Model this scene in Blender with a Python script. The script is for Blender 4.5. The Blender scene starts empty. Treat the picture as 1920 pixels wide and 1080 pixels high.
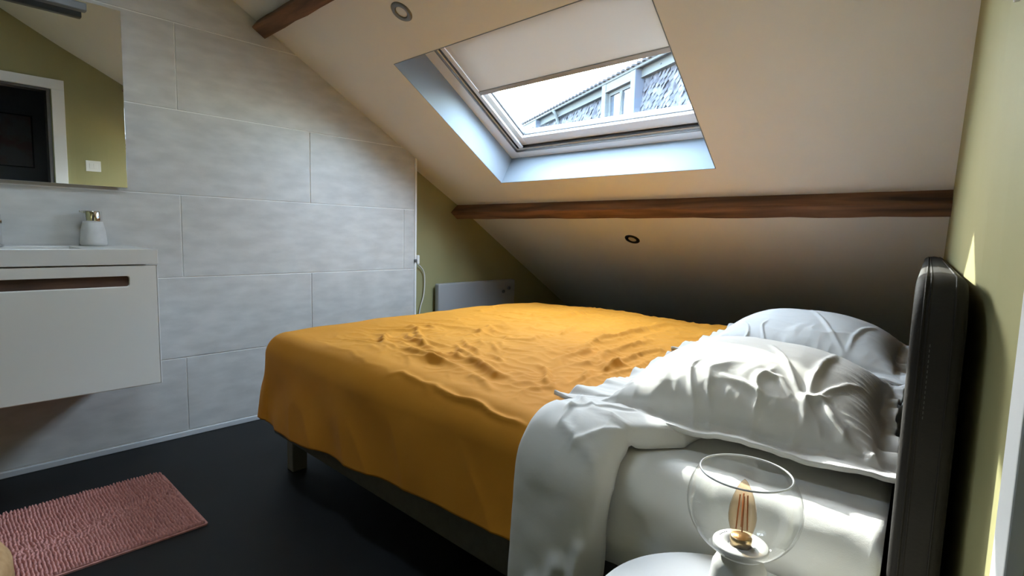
import bpy, bmesh, math, random
import numpy as np
from mathutils import Vector, Matrix

random.seed(7)
scene = bpy.context.scene
COL = scene.collection

# ------------------------------------------------------------------ camera
F_PX = 990.99
YAW, PITCH, ROLL = 0.7422616, -0.0991109, 0.0243670
CAM = Vector((2.93768, 0.0, 1.04585))
fw = Vector((-math.sin(YAW) * math.cos(PITCH), math.cos(YAW) * math.cos(PITCH), math.sin(PITCH)))
r0 = Vector((math.cos(YAW), math.sin(YAW), 0))
u0 = r0.cross(fw)
rt = math.cos(ROLL) * r0 + math.sin(ROLL) * u0
up = -math.sin(ROLL) * r0 + math.cos(ROLL) * u0
cam_data = bpy.data.cameras.new('camera')
cam_data.sensor_width = 36.0
cam_data.lens = F_PX * 36.0 / 1920.0
cam_data.clip_start = 0.02
cam_data.clip_end = 200
cam = bpy.data.objects.new('camera', cam_data)
m3 = Matrix((rt, up, -fw)).transposed()
cam.matrix_world = Matrix.Translation(CAM) @ m3.to_4x4()
COL.objects.link(cam)
scene.camera = cam

# ------------------------------------------------------------------ world, sun, exposure
HAZE = (0.82, 0.90, 1.0)       # even pale haze over the whole sky
HAZE_STRENGTH = 8.8
SKY_STRENGTH = 1.7              # clear-sky model with its brightening around the sun
SUN_STRENGTH = 5.0
SUN_DIR = Vector((1.235, -1.0, -0.825)).normalized()
world = bpy.data.worlds.new('sky')
scene.world = world
world.use_nodes = True
wnt = world.node_tree
sky = wnt.nodes.new('ShaderNodeTexSky')
sky.sky_type = 'NISHITA'
sky.sun_disc = False
sky.sun_elevation = math.asin(-SUN_DIR.z)
sky.sun_rotation = -math.atan2(SUN_DIR.x, -SUN_DIR.y)
sky.dust_density = 0.8
bg1 = wnt.nodes['Background']
bg1.inputs[0].default_value = (*HAZE, 1)
bg1.inputs[1].default_value = HAZE_STRENGTH
bg2 = wnt.nodes.new('ShaderNodeBackground')
bg2.inputs[1].default_value = SKY_STRENGTH
wnt.links.new(sky.outputs[0], bg2.inputs[0])
wadd = wnt.nodes.new('ShaderNodeAddShader')
wnt.links.new(bg1.outputs[0], wadd.inputs[0])
wnt.links.new(bg2.outputs[0], wadd.inputs[1])
wnt.links.new(wadd.outputs[0], wnt.nodes['World Output'].inputs[0])
sun_data = bpy.data.lights.new('sun', 'SUN')
sun_data.energy = SUN_STRENGTH
sun_data.color = (1.0, 0.95, 0.86)
sun_data.angle = math.radians(0.6)
sun = bpy.data.objects.new('sun', sun_data)
sun.rotation_euler = SUN_DIR.to_track_quat('-Z', 'Y').to_euler()
sun.location = (-6, 8, 9)
COL.objects.link(sun)
vs = scene.view_settings
vs.view_transform = 'Standard'
vs.look = 'None'
vs.gamma = 1
vs.use_curve_mapping = False
vs.exposure = 1.57
scene.cycles.max_bounces = 14
scene.cycles.diffuse_bounces = 8
scene.cycles.transparent_max_bounces = 16
scene.cycles.sample_clamp_indirect = 6
scene.cycles.caustics_reflective = False
scene.cycles.caustics_refractive = False
scene.cycles.use_denoising = True

# ------------------------------------------------------------------ materials
def mat(name, col, rough=0.6, metal=0.0, spec=0.5):
    m = bpy.data.materials.new(name)
    m.use_nodes = True
    b = m.node_tree.nodes['Principled BSDF']
    b.inputs['Base Color'].default_value = (*col, 1)
    b.inputs['Roughness'].default_value = rough
    b.inputs['Metallic'].default_value = metal
    b.inputs['Specular IOR Level'].default_value = spec
    return m

def nd(m, typ, **kw):
    n = m.node_tree.nodes.new(typ)
    for k, v in kw.items():
        setattr(n, k, v)
    return n

def noise_col(m, c1, c2, scale=4.0, detail=6, stretch=(1, 1, 1), lo=0.3, hi=0.7, bump=0.0, bump_scale=None, rough=0.6, object_coords=True, distortion=0.0):
    """two-colour noise plus optional fine bump; grain follows the object's own coordinates"""
    nt = m.node_tree
    b = nt.nodes['Principled BSDF']
    tc = nd(m, 'ShaderNodeTexCoord')
    mp = nd(m, 'ShaderNodeMapping')
    mp.inputs['Scale'].default_value = stretch
    nz = nd(m, 'ShaderNodeTexNoise')
    nz.inputs['Scale'].default_value = scale
    nz.inputs['Detail'].default_value = detail
    nz.inputs['Distortion'].default_value = distortion
    rp = nd(m, 'ShaderNodeValToRGB')
    rp.color_ramp.elements[0].position = lo
    rp.color_ramp.elements[1].position = hi
    rp.color_ramp.elements[0].color = (*c1, 1)
    rp.color_ramp.elements[1].color = (*c2, 1)
    nt.links.new(tc.outputs['Object'], mp.inputs['Vector'])
    nt.links.new(mp.outputs['Vector'], nz.inputs['Vector'])
    nt.links.new(nz.outputs['Fac'], rp.inputs['Fac'])
    nt.links.new(rp.outputs['Color'], b.inputs['Base Color'])
    b.inputs['Roughness'].default_value = rough
    if bump > 0:
        nb = nd(m, 'ShaderNodeTexNoise')
        nb.inputs['Scale'].default_value = bump_scale or scale * 6
        nb.inputs['Detail'].default_value = 4
        bp = nd(m, 'ShaderNodeBump')
        bp.inputs['Strength'].default_value = bump
        bp.inputs['Distance'].default_value = 0.004
        nt.links.new(mp.outputs['Vector'], nb.inputs['Vector'])
        nt.links.new(nb.outputs['Fac'], bp.inputs['Height'])
        nt.links.new(bp.outputs['Normal'], b.inputs['Normal'])
    return m

M = {}
M['tile'] = noise_col(mat('grey_concrete_tile', (.3, .3, .3)), (.50, .495, .475), (.60, .592, .568), 7, 15, (1, 1, 3.0), .34, .66, .08, 110, .42)
M['grout'] = mat('pale_grout', (.84, .83, .80), .8)
M['white'] = mat('white_paint', (.80, .79, .77), .55)
M['ceiling'] = noise_col(mat('off_white_ceiling', (.80, .78, .74)), (.835, .815, .78), (.87, .85, .815), 2, 4, bump=.05, bump_scale=60, rough=.7)
M['green'] = noise_col(mat('olive_green_paint', (.36, .34, .18)), (.345, .325, .165), (.375, .352, .185), 2.5, 4, bump=.06, bump_scale=70, rough=.6)
M['green'].node_tree.nodes['Principled BSDF'].inputs['Specular IOR Level'].default_value = .12
M['floor'] = noise_col(mat('black_vinyl_floor', (.02, .02, .02)), (.0055, .0056, .0058), (.0085, .0087, .009), 6, 6, bump=.04, bump_scale=150, rough=.55)
M['floor'].node_tree.nodes['Principled BSDF'].inputs['Specular IOR Level'].default_value = .3
M['trimgrey'] = mat('light_grey_trim', (.55, .56, .57), .45)
M['frame'] = mat('white_lacquer', (.80, .81, .82), .35)
M['reveal'] = mat('sky_tinted_lining', (.28, .32, .36), .5)  # white boards; the blue of the sky light is put into their colour
M['jamb'] = mat('charcoal_jamb', (.09, .09, .092), .5)
M['hall'] = mat('charcoal_wall', (.20, .205, .22), .7)
M['wood'] = noise_col(mat('old_brown_beam', (.1, .05, .03)), (.05, .024, .015), (.30, .145, .072), 5, 8, (.35, 3.5, 3.5), .32, .72, .5, 22, .75, distortion=.6)
M['slotwood'] = noise_col(mat('walnut_slot', (.08, .04, .025)), (.045, .022, .014), (.11, .055, .033), 8, 6, (6, .8, 6), .3, .7, .2, 40, .55)
M['vanity'] = mat('greige_lacquer', (.76, .75, .71), .4)
M['basin'] = mat('white_mineral_basin', (.70, .69, .66), .3)
M['chrome'] = mat('chrome', (.80, .80, .80), .08, 1.0)
M['satin'] = mat('satin_metal', (.16, .165, .17), .55, .4)
M['ceramic'] = noise_col(mat('matt_white_ceramic', (.72, .71, .69)), (.54, .535, .52), (.62, .615, .60), 30, 3, rough=.55)
M['mirror'] = mat('silvered_glass', (.86, .88, .86), .0, 1.0)
M['fabric_dark'] = noise_col(mat('taupe_upholstery', (.045, .04, .036)), (.085, .078, .070), (.105, .097, .088), 40, 4, bump=.3, bump_scale=260, rough=.85)
M['leather'] = noise_col(mat('dark_brown_leatherette', (.03, .024, .02)), (.014, .0115, .0095), (.019, .0155, .013), 9, 4, bump=.12, bump_scale=220, rough=.72)
M['leather'].node_tree.nodes['Principled BSDF'].inputs['Specular IOR Level'].default_value = .3
M['thread'] = mat('grey_stitching', (.06, .055, .05), .7)
M['legmetal'] = mat('grey_leg_lacquer', (.20, .19, .17), .45)
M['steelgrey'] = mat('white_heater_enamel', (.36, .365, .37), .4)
M['black'] = mat('black_plastic', (.012, .012, .012), .4)
M['diff'] = mat('frosted_lens', (.70, .68, .64), .3)
M['ringgrey'] = mat('brushed_ring', (.22, .21, .20), .35, .6)
M['cord'] = mat('white_cord', (.78, .77, .75), .5)
M['tan'] = noise_col(mat('tan_weave', (.4, .27, .15)), (.40, .22, .085), (.52, .31, .14), 40, 4, rough=.85)

def cloth(name, c1, c2, weave=900.0, sheen=.25):
    m = mat(name, c1, .85, 0, .2)
    noise_col(m, c1, c2, 3.0, 4, rough=.85)
    nt = m.node_tree
    b = nt.nodes['Principled BSDF']
    b.inputs['Sheen Weight'].default_value = sheen
    b.inputs['Sheen Roughness'].default_value = .4
    tc = nd(m, 'ShaderNodeTexCoord')
    w1 = nd(m, 'ShaderNodeTexNoise')
    w1.inputs['Scale'].default_value = weave
    w2 = nd(m, 'ShaderNodeTexNoise')
    w2.inputs['Scale'].default_value = 38
    w2.inputs['Detail'].default_value = 5
    ad = nd(m, 'ShaderNodeMath', operation='MULTIPLY_ADD')
    ad.inputs[1].default_value = .25
    bp = nd(m, 'ShaderNodeBump')
    bp.inputs['Strength'].default_value = .22
    bp.inputs['Distance'].default_value = .004
    nt.links.new(tc.outputs['Object'], w1.inputs['Vector'])
    nt.links.new(tc.outputs['Object'], w2.inputs['Vector'])
    nt.links.new(w1.outputs['Fac'], ad.inputs[0])
    nt.links.new(w2.outputs['Fac'], ad.inputs[2])
    nt.links.new(ad.outputs[0], bp.inputs['Height'])
    nt.links.new(bp.outputs['Normal'], b.inputs['Normal'])
    return m
M['ochre'] = cloth('ochre_cotton', (.53, .215, .018), (.59, .25, .025), sheen=.04)
M['linen'] = cloth('white_cotton', (.64, .63, .605), (.69, .68, .655), sheen=.1)
M['sheet'] = cloth('white_jersey_sheet', (.70, .69, .66), (.75, .74, .71), 600)
M['pink'] = noise_col(mat('dusty_pink_chenille', (.4, .16, .12)), (.46, .20, .17), (.62, .30, .26), 60, 4, bump=.5, bump_scale=320, rough=.95)

def glass_mat(name, tint=(1, 1, 1), ior=1.45, rough=0.0):
    """clear thin glass: transparent body with a fresnel-weighted reflection"""
    m = bpy.data.materials.new(name)
    m.use_nodes = True
    nt = m.node_tree
    nt.nodes.clear()
    o = nt.nodes.new('ShaderNodeOutputMaterial')
    t = nt.nodes.new('ShaderNodeBsdfTransparent')
    t.inputs[0].default_value = (*tint, 1)
    g = nt.nodes.new('ShaderNodeBsdfGlossy')
    g.inputs['Roughness'].default_value = rough
    lw = nt.nodes.new('ShaderNodeLayerWeight')
    pw = nt.nodes.new('ShaderNodeMath'); pw.operation = 'POWER'; pw.inputs[1].default_value = 5.0
    fr = nt.nodes.new('ShaderNodeMath'); fr.operation = 'MULTIPLY_ADD'
    f0 = ((ior - 1) / (ior + 1)) ** 2
    fr.inputs[1].default_value = 1 - f0; fr.inputs[2].default_value = f0
    nt.links.new(lw.outputs['Facing'], pw.inputs[0])
    nt.links.new(pw.outputs[0], fr.inputs[0])
    mx = nt.nodes.new('ShaderNodeMixShader')
    nt.links.new(fr.outputs[0], mx.inputs[0])
    nt.links.new(t.outputs[0], mx.inputs[1])
    nt.links.new(g.outputs[0], mx.inputs[2])
    nt.links.new(mx.outputs[0], o.inputs[0])
    return m
M['pane'] = glass_mat('window_glass', (.93, .97, .97), 1.35)
M['globe'] = glass_mat('clear_blown_glass', (.97, .975, .97), 1.5)
M['amber'] = glass_mat('amber_bulb_glass', (.93, .80, .65), 1.5)
M['filament'] = mat('copper_filament', (.55, .25, .12), .4)
M['brass'] = mat('brass_cap', (.55, .40, .22), .3, .9)

mb = bpy.data.materials.new('blind_fabric')
mb.use_nodes = True
nt = mb.node_tree
b = nt.nodes['Principled BSDF']
b.inputs['Base Color'].default_value = (.74, .73, .71, 1)
b.inputs['Roughness'].default_value = .9
tr = nt.nodes.new('ShaderNodeBsdfTranslucent')
tr.inputs[0].default_value = (.74, .73, .71, 1)
mx = nt.nodes.new('ShaderNodeMixShader')
mx.inputs[0].default_value = .08
nt.links.new(b.outputs[0], mx.inputs[1])
nt.links.new(tr.outputs[0], mx.inputs[2])
nt.links.new(mx.outputs[0], nt.nodes['Material Output'].inputs[0])
M['blind'] = mb
M['blindbar'] = mat('grey_aluminium_bar', (.40, .39, .38), .5)

# the house over the street: dark slate and weathered paint
M['slate'] = noise_col(mat('weathered_slate', (.1, .1, .12)), (.014, .0155, .0205), (.056, .060, .074), 5, 5, lo=.3, hi=.7, rough=.7)
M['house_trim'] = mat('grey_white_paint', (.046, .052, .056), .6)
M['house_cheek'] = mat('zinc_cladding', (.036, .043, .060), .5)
M['house_wall'] = mat('house_render', (.13, .13, .13), .8)
M['house_pane'] = mat('dark_window_pane', (.022, .027, .036), .12)
M['roof_tile'] = mat('roof_tile', (.022, .022, .024), .7)

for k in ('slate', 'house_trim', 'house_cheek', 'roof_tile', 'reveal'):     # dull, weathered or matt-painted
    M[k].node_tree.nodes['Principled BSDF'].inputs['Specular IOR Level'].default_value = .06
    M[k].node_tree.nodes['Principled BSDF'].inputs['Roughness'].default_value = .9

# ------------------------------------------------------------------ mesh helpers
def link(name, me, m=None, parent=None, smooth=False):
    o = bpy.data.objects.new(name, me)
    COL.objects.link(o)
    if m is not None:
        me.materials.append(M[m] if isinstance(m, str) else m)
    if parent is not None:
        o.parent = parent
    if smooth:
        me.polygons.foreach_set('use_smooth', [True] * len(me.polygons))
    return o

def pymesh(name, v, f, m=None, parent=None, smooth=False, normals=True):
    me = bpy.data.meshes.new(name)
    me.from_pydata([tuple(map(float, p)) for p in v], [], f)
    if normals:
        bm = bmesh.new(); bm.from_mesh(me)
        bmesh.ops.recalc_face_normals(bm, faces=bm.faces)
        bm.to_mesh(me); bm.free()
    me.update()
    return link(name, me, m, parent, smooth)

def hexa(name, c8, m, parent=None, bev=0.0, seg=2, smooth=False):
    """c8: 4 corners of one face in order, then the 4 opposite corners"""
    bm = bmesh.new()
    vs_ = [bm.verts.new(Vector(c)) for c in c8]
    for f in ((0, 1, 2, 3), (7, 6, 5, 4), (0, 4, 5, 1), (1, 5, 6, 2), (2, 6, 7, 3), (3, 7, 4, 0)):
        bm.faces.new([vs_[i] for i in f])
    bmesh.ops.recalc_face_normals(bm, faces=bm.faces)
    if bev > 0:
        bmesh.ops.bevel(bm, geom=list(bm.edges), offset=bev, segments=seg, profile=.5, affect='EDGES')
    me = bpy.data.meshes.new(name)
    bm.to_mesh(me); bm.free()
    return link(name, me, m, parent, smooth)

def box(name, lo, hi, m, parent=None, bev=0.0, seg=2, smooth=False):
    x0, y0, z0 = lo; x1, y1, z1 = hi
    return hexa(name, [(x0, y0, z0), (x1, y0, z0), (x1, y1, z0), (x0, y1, z0), (x0, y0, z1), (x1, y0, z1), (x1, y1, z1), (x0, y1, z1)], m, parent, bev, seg, smooth)

def prism(name, poly, axis, a0, a1, m, parent=None, bev=0.0, tf=None):
    """extrude a 2-D polygon along an axis ('x': poly is (y,z))"""
    bm = bmesh.new()
    def P(q, a):
        p = {'x': (a, q[0], q[1]), 'y': (q[0], a, q[1]), 'z': (q[0], q[1], a)}[axis]
        return Vector(p) if tf is None else tf(Vector(p))
    A = [bm.verts.new(P(q, a0)) for q in poly]
    B = [bm.verts.new(P(q, a1)) for q in poly]
    n = len(poly)
    bm.faces.new(A); bm.faces.new(B[::-1])
    for i in range(n):
        bm.faces.new((A[i], A[(i + 1) % n], B[(i + 1) % n], B[i]))
    bmesh.ops.recalc_face_normals(bm, faces=bm.faces)
    if bev > 0:
        bmesh.ops.bevel(bm, geom=list(bm.edges), offset=bev, segments=2, profile=.5, affect='EDGES')
    me = bpy.data.meshes.new(name)
    bm.to_mesh(me); bm.free()
    return link(name, me, m, parent)

def lathe(name, prof, m, parent=None, seg=48, c=(0, 0, 0), rot=None):
    v, f = [], []
    for (r, z) in prof:
        for k in range(seg):
            a = 2 * math.pi * k / seg
            v.append((r * math.cos(a), r * math.sin(a), z))
    for i in range(len(prof) - 1):
        for k in range(seg):
            k2 = (k + 1) % seg
            f.append((i * seg + k, i * seg + k2, (i + 1) * seg + k2, (i + 1) * seg + k))
    if prof[0][0] > 1e-5: f.append(tuple(range(seg))[::-1]) if prof[0][0] > 0 and prof[0] != prof[-1] and CAPS[0] else None
    if prof[-1][0] > 1e-5 and prof[0] != prof[-1] and CAPS[0]: f.append(tuple((len(prof) - 1) * seg + k for k in range(seg)))
    f = [q for q in f if q]
    if rot is not None:
        v = [tuple(rot @ Vector(p)) for p in v]
    v = [(p[0] + c[0], p[1] + c[1], p[2] + c[2]) for p in v]
    o = pymesh(name, v, f, m, parent, True)
    bm = bmesh.new(); bm.from_mesh(o.data)
    bmesh.ops.remove_doubles(bm, verts=bm.verts, dist=1e-6)
    bm.to_mesh(o.data); bm.free()
    return o
CAPS = [True]

def tube(name, pts, r, m, parent=None, seg=8, closed=False):
    pts = [Vector(p) for p in pts]
    n = len(pts)
    v, f = [], []
    prev = None
    for i, p in enumerate(pts):
        if closed:
            t = pts[(i + 1) % n] - pts[i - 1]
        else:
            t = pts[min(i + 1, n - 1)] - pts[max(i - 1, 0)]
        t.normalize()
        a = t.cross(Vector((0, 0, 1))) if prev is None else prev - t * prev.dot(t)
        if a.length < 1e-4: a = t.cross(Vector((1, 0, 0)))
        a.normalize(); prev = a
        b_ = t.cross(a)
        for k in range(seg):
            an = 2 * math.pi * k / seg
            v.append(p + r * (math.cos(an) * a + math.sin(an) * b_))
    rng = n if closed else n - 1
    for i in range(rng):
        j = (i + 1) % n
        for k in range(seg):
            k2 = (k + 1) % seg
            f.append((i * seg + k, i * seg + k2, j * seg + k2, j * seg + k))
    if not closed:
        f.append(tuple(range(seg))); f.append(tuple((n - 1) * seg + k for k in range(seg)))
    return pymesh(name, v, f, m, parent, True)

def empty(name, loc=(0, 0, 0)):
    o = bpy.data.objects.new(name, None)
    o.empty_display_size = .1
    COL.objects.link(o)
    return o

def tag(o, label, cat, group=None, kind=None):
    o['label'] = label
    o['category'] = cat
    if group: o['group'] = group
    if kind: o['kind'] = kind
    return o

def smoothpath(pts, n=40):
    P = np.array(pts, float)
    t = np.linspace(0, len(P) - 1, n)
    out = []
    for tt in t:
        i = int(min(max(math.floor(tt), 0), len(P) - 2)); u = tt - i
        p0 = P[max(i - 1, 0)]; p1 = P[i]; p2 = P[i + 1]; p3 = P[min(i + 2, len(P) - 1)]
        out.append(.5 * ((2 * p1) + (-p0 + p2) * u + (2 * p0 - 5 * p1 + 4 * p2 - p3) * u * u + (-p0 + 3 * p1 - 3 * p2 + p3) * u ** 3))
    return out

# numpy gradient noise
_rs = np.random.RandomState(11)
_perm = _rs.permutation(256); _perm = np.concatenate([_perm, _perm, _perm])
_gr = _rs.uniform(0, 2 * np.pi, 256); _gx, _gy = np.cos(_gr), np.sin(_gr)
def perlin(x, y):
    xi = np.floor(x).astype(int); yi = np.floor(y).astype(int)
    xf, yf = x - xi, y - yi
    s = lambda t: t * t * t * (t * (t * 6 - 15) + 10)
    def g(ix, iy, dx, dy):
        h = _perm[(_perm[ix & 255] + iy) & 255]
        return _gx[h] * dx + _gy[h] * dy
    u, v = s(xf), s(yf)
    a = g(xi, yi, xf, yf) * (1 - u) + g(xi + 1, yi, xf - 1, yf) * u
    b_ = g(xi, yi + 1, xf, yf - 1) * (1 - u) + g(xi + 1, yi + 1, xf - 1, yf - 1) * u
    return (a * (1 - v) + b_ * v) * 1.5
def fbm(x, y, o=4):
    s, a = 0, 1.0
    for i in range(o):
        s = s + a * perlin(x * 2 ** i + 17.3 * i, y * 2 ** i - 9.1 * i); a *= .5
    return s
def ridged(x, y):
    return np.clip(1 - 2.2 * np.abs(perlin(x, y)), 0, 1) ** 2
def sstep(a, b_, x):
    t = np.clip((x - a) / (b_ - a), 0, 1); return t * t * (3 - 2 * t)
def segdist(X, Y, pts):
    d = np.full(X.shape, 9.0)
    for (x0, y0), (x1, y1) in zip(pts[:-1], pts[1:]):
        dx, dy = x1 - x0, y1 - y0
        L2 = dx * dx + dy * dy + 1e-12
        t = np.clip(((X - x0) * dx + (Y - y0) * dy) / L2, 0, 1)
        # taper towards the ends of the whole crease is handled by the caller's amplitude
        d = np.minimum(d, np.hypot(X - x0 - t * dx, Y - y0 - t * dy))
    return d
def segfield(X, Y, pts):
    """distance to a crease line and a taper that dies away at both of its ends"""
    P = np.array(pts, float)
    L = np.hypot(*(P[1:] - P[:-1]).T); c = np.concatenate([[0], np.cumsum(L)]); T = c[-1]
    d = np.full(X.shape, 9.0); u = np.zeros(X.shape)
    for i in range(len(P) - 1):
        dx, dy = P[i + 1] - P[i]
        t = np.clip(((X - P[i, 0]) * dx + (Y - P[i, 1]) * dy) / (L[i] ** 2 + 1e-12), 0, 1)
        q = np.hypot(X - P[i, 0] - t * dx, Y - P[i, 1] - t * dy)
        m = q < d
        d = np.where(m, q, d); u = np.where(m, (c[i] + t * L[i]) / T, u)
    return d, np.clip(np.sin(np.pi * np.clip(u * .92 + .04, 0, 1)), 0, 1) ** .7
def gridfaces(n, m, off=0, flip=False):
    f = []
    for i in range(n - 1):
        for j in range(m - 1):
            q = (off + i * m + j, off + (i + 1) * m + j, off + (i + 1) * m + j + 1, off + i * m + j + 1)
            f.append(q[::-1] if flip else q)
    return f
def gridnormals(P):
    du = np.gradient(P, axis=0); dv = np.gradient(P, axis=1)
    n = np.cross(du, dv)
    return n / (np.linalg.norm(n, axis=2, keepdims=True) + 1e-12)

# ------------------------------------------------------------------ the roof slope
C1, C0 = -0.568168, 2.802489
TH = math.atan(-C1)
S_ = Vector((0, math.cos(TH), -math.sin(TH)))
N_ = Vector((0, math.sin(TH), math.cos(TH)))
O_ = Vector((0, 0, C0))
def SP(x, s, d=0.0):
    return O_ + Vector((x, 0, 0)) + s * S_ + d * N_
def slope_z(y):
    y = float(y)
    if y <= 0: return C0
    return C0 + C1 * y if y < 2.8 else (C0 + C1 * 2.8) - 0.622 * (y - 2.8)
SHEAR = -0.0868
S0, S1, XL, XR, ROOF_T = 1.85, 2.876, 0.618, 2.014, 0.205
def OX(x, s): return x + SHEAR * (s - S0)
def WP(x, s, d): return SP(OX(x, s), s, d)

# ------------------------------------------------------------------ structure
XW, XE = -0.13, 3.11          # behind the recess wall / behind the right wall
fl = box('floor', (-.25, -1.6, -.1), (4.4, 4.6, 0), 'floor')
tag(fl, 'matt black smooth floor of the attic bedroom', 'floor', kind='structure')

# ceiling slab with the roof-window opening
X2L, X2R, S2A, S2B = 1.05, 1.80, .20, .72       # added roof window out of view, brings in fill daylight
def slab(name, sa, sb, hole, parent=None):
    v = []
    for d in (0, ROOF_T):
        v += [SP(x, s, d) for (x, s) in ((-.25, sa), (3.3, sa), (3.3, sb), (-.25, sb))]
        v += [SP(x, s, d) for (x, s) in hole]
    f = []
    for i in range(4):
        j = (i + 1) % 4
        f += [(i, j, 4 + j, 4 + i), (8 + i, 8 + j, 12 + j, 12 + i), (i, j, 8 + j, 8 + i), (4 + i, 4 + j, 12 + j, 12 + i)]
    return pymesh(name, v, f, 'ceiling', parent)
ceil = slab('ceiling', 1.0, 3.235, [(OX(XL, S0), S0), (OX(XR, S0), S0), (OX(XR, S1), S1), (OX(XL, S1), S1)])
tag(ceil, 'off-white sloping attic ceiling around the roof window', 'ceiling', kind='structure')
slab('upper_slope', -.05, 1.0, [(X2L, S2A), (X2R, S2A), (X2R, S2B), (X2L, S2B)], ceil)
zl = C0 + C1 * 2.8
prism('lower_slope', [(2.80, zl), (4.6, zl - .622 * 1.8), (4.66, zl - .622 * 1.8 + .12), (2.86, zl + .14)], 'x', -.25, 3.3, 'ceiling', ceil)
box('flat_ceiling', (-.25, -1.65, C0), (4.4, .06, C0 + .12), 'ceiling', ceil)

# tiled partition (left), slab + tiles with open joints
YE = 2.22
wl = prism('wall_left', [(-1.6, 0), (YE, 0), (YE, slope_z(YE) + .06), (0, C0 + .06), (-1.6, C0 + .06)], 'x', XW, -.004, 'grout')
tag(wl, 'partition wall clad in large grey concrete-look tiles with pale joints', 'wall', kind='structure')
Z0, ROW, TL, GAP = 0.402, 0.4, 1.307, 0.0055
def clip_poly(poly, a, b_, c):
    """keep a*y+b*z<=c"""
    out = []
    for i in range(len(poly)):
        p, q = poly[i], poly[(i + 1) % len(poly)]
        fp, fq = a * p[0] + b_ * p[1] - c, a * q[0] + b_ * q[1] - c
        if fp <= 0: out.append(p)
        if fp * fq < 0:
            t = fp / (fp - fq); out.append((p[0] + t * (q[0] - p[0]), p[1] + t * (q[1] - p[1])))
    return out
for k in range(7):
    z0 = 0.028 if k == 0 else Z0 + ROW * (k - 1)
    z1 = Z0 + ROW * k
    start = 0.813 if k % 2 == 0 else 1.471
    j = start
    while j > -1.6: j -= TL
    while j < YE:
        y0, y1 = max(j, -1.58), min(j + TL, YE - .012)
        g = GAP / 2
        poly = [(y0 + g, z0 + g), (y1 - g, z0 + g), (y1 - g, z1 - g), (y0 + g, z1 - g)]
        poly = clip_poly(poly, -C1, 1, C0 - .004)
        poly = clip_poly(poly, 0, 1, C0 - .004)
        if y1 - y0 > .05 and len(poly) >= 3:
            prism('tile', poly, 'x', -.006, 0.0, 'tile', wl, bev=.0012)
        j += TL
tr1 = box('trim_1', (-.06, YE - .011, .0), (.004, YE + .004, slope_z(YE) + .01), 'white', bev=.002)
tag(tr1, 'thin white vertical edge trim at the end of the tiled wall', 'trim', kind='structure')
bl = box('baseboard_left', (-.004, -1.6, 0), (.010, YE, .026), 'trimgrey', bev=.003)
tag(bl, 'narrow pale grey skirting strip under the tiled wall', 'baseboard', kind='structure')
wr_ = prism('wall_recess', [(2.0, 0), (4.5, 0), (4.5, slope_z(4.5) + .05), (2.8, slope_z(2.8) + .06), (2.0, slope_z(2.0) + .06)], 'x', -.25, XW, 'green')
tag(wr_, 'olive green wall in the low recess behind the tiled wall', 'wall', kind='structure')
wk = box('wall_far', (-.25, 4.35, 0), (3.3, 4.5, .45), 'green')
tag(wk, 'low knee wall at the foot of the roof slope behind the bed', 'wall', kind='structure')
wb = box('wall_back', (-.25, -1.7, 0), (4.4, -1.5, C0 + .05), 'green')
tag(wb, 'olive green wall behind the photographer', 'wall', kind='structure')

# right wall (slightly out of square) with the doorway
WYS = [-1.6, -.2, .70, .787, .85, .95, 1.05, 1.2, 1.4, 1.65, 1.934, 2.4, 3.3, 4.5]
WXS = [2.995, 2.992, 2.982, 2.974, 2.962, 2.938, 2.920, 2.903, 2.885, 2.866, 2.844, 2.808, 2.738, 2.645]
def wx(y): return float(np.interp(y, WYS, WXS))
DY0, DY1, DZ = -.16, .70, 2.02
v, f = [], []
def wall_piece(ys, zlo, zhi):
    base = len(v); n = len(ys)
    for y in ys:
        zt = zhi(y)
        v.extend([(wx(y), y, zlo), (wx(y), y, zt), (XE, y, zt), (XE, y, zlo)])
    for i in range(n - 1):
        for a in range(4):
            c = (a + 1) % 4
            f.append((base + 4 * i + a, base + 4 * i + c, base + 4 * (i + 1) + c, base + 4 * (i + 1) + a))
    f.append((base, base + 1, base + 2, base + 3)); e = base + 4 * (n - 1)
    f.append((e + 3, e + 2, e + 1, e))
ztop = lambda y: slope_z(y) + .06
wall_piece(list(np.linspace(.70, 2.79, 60)) + list(np.linspace(2.8, 4.5, 10)), 0, ztop)
wall_piece([DY0, 0, .2, .45, .70], DZ, ztop)
wall_piece([-1.6, DY0], 0, ztop)
wrt = pymesh('wall_right', v, f, 'green')
tag(wrt, 'olive green wall behind the headboard with the doorway beside it', 'wall', kind='structure')

# door casing and lining, dark hall beyond
d1 = empty('door_1')
tag(d1, 'open doorway with white casing in the olive green wall', 'door', kind='structure')
def wbox(name, y0, y1, z0, z1, t, m, parent, bev=.002):
    return hexa(name, [(wx(y0) - t, y0, z0), (wx(y1) - t, y1, z0), (wx(y1) + .01, y1, z0), (wx(y0) + .01, y0, z0),
                       (wx(y0) - t, y0, z1), (wx(y1) - t, y1, z1), (wx(y1) + .01, y1, z1), (wx(y0) + .01, y0, z1)], m, parent, bev)
wbox('casing', .706, .787, 0, DZ - .006, .014, 'frame', d1)
wbox('casing', DY0 - .08, DY0 - .004, 0, DZ - .006, .014, 'frame', d1)
wbox('casing', DY0 - .08, .787, DZ - .006, DZ + .072, .014, 'frame', d1)
box('door_lining', (2.984, .675, 0), (XE + .01, .70, DZ), 'jamb', d1, .002)
box('door_lining', (2.994, DY0, 0), (XE + .01, DY0 + .025, DZ), 'jamb', d1, .002)
box('door_lining', (2.986, DY0, DZ - .025), (XE + .01, .70, DZ), 'jamb', d1, .002)
wh = box('wall_hall', (4.2, -1.6, 0), (4.35, 2.0, C0), 'hall')
tag(wh, 'dark charcoal hall wall beyond the doorway', 'wall', kind='structure')
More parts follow.
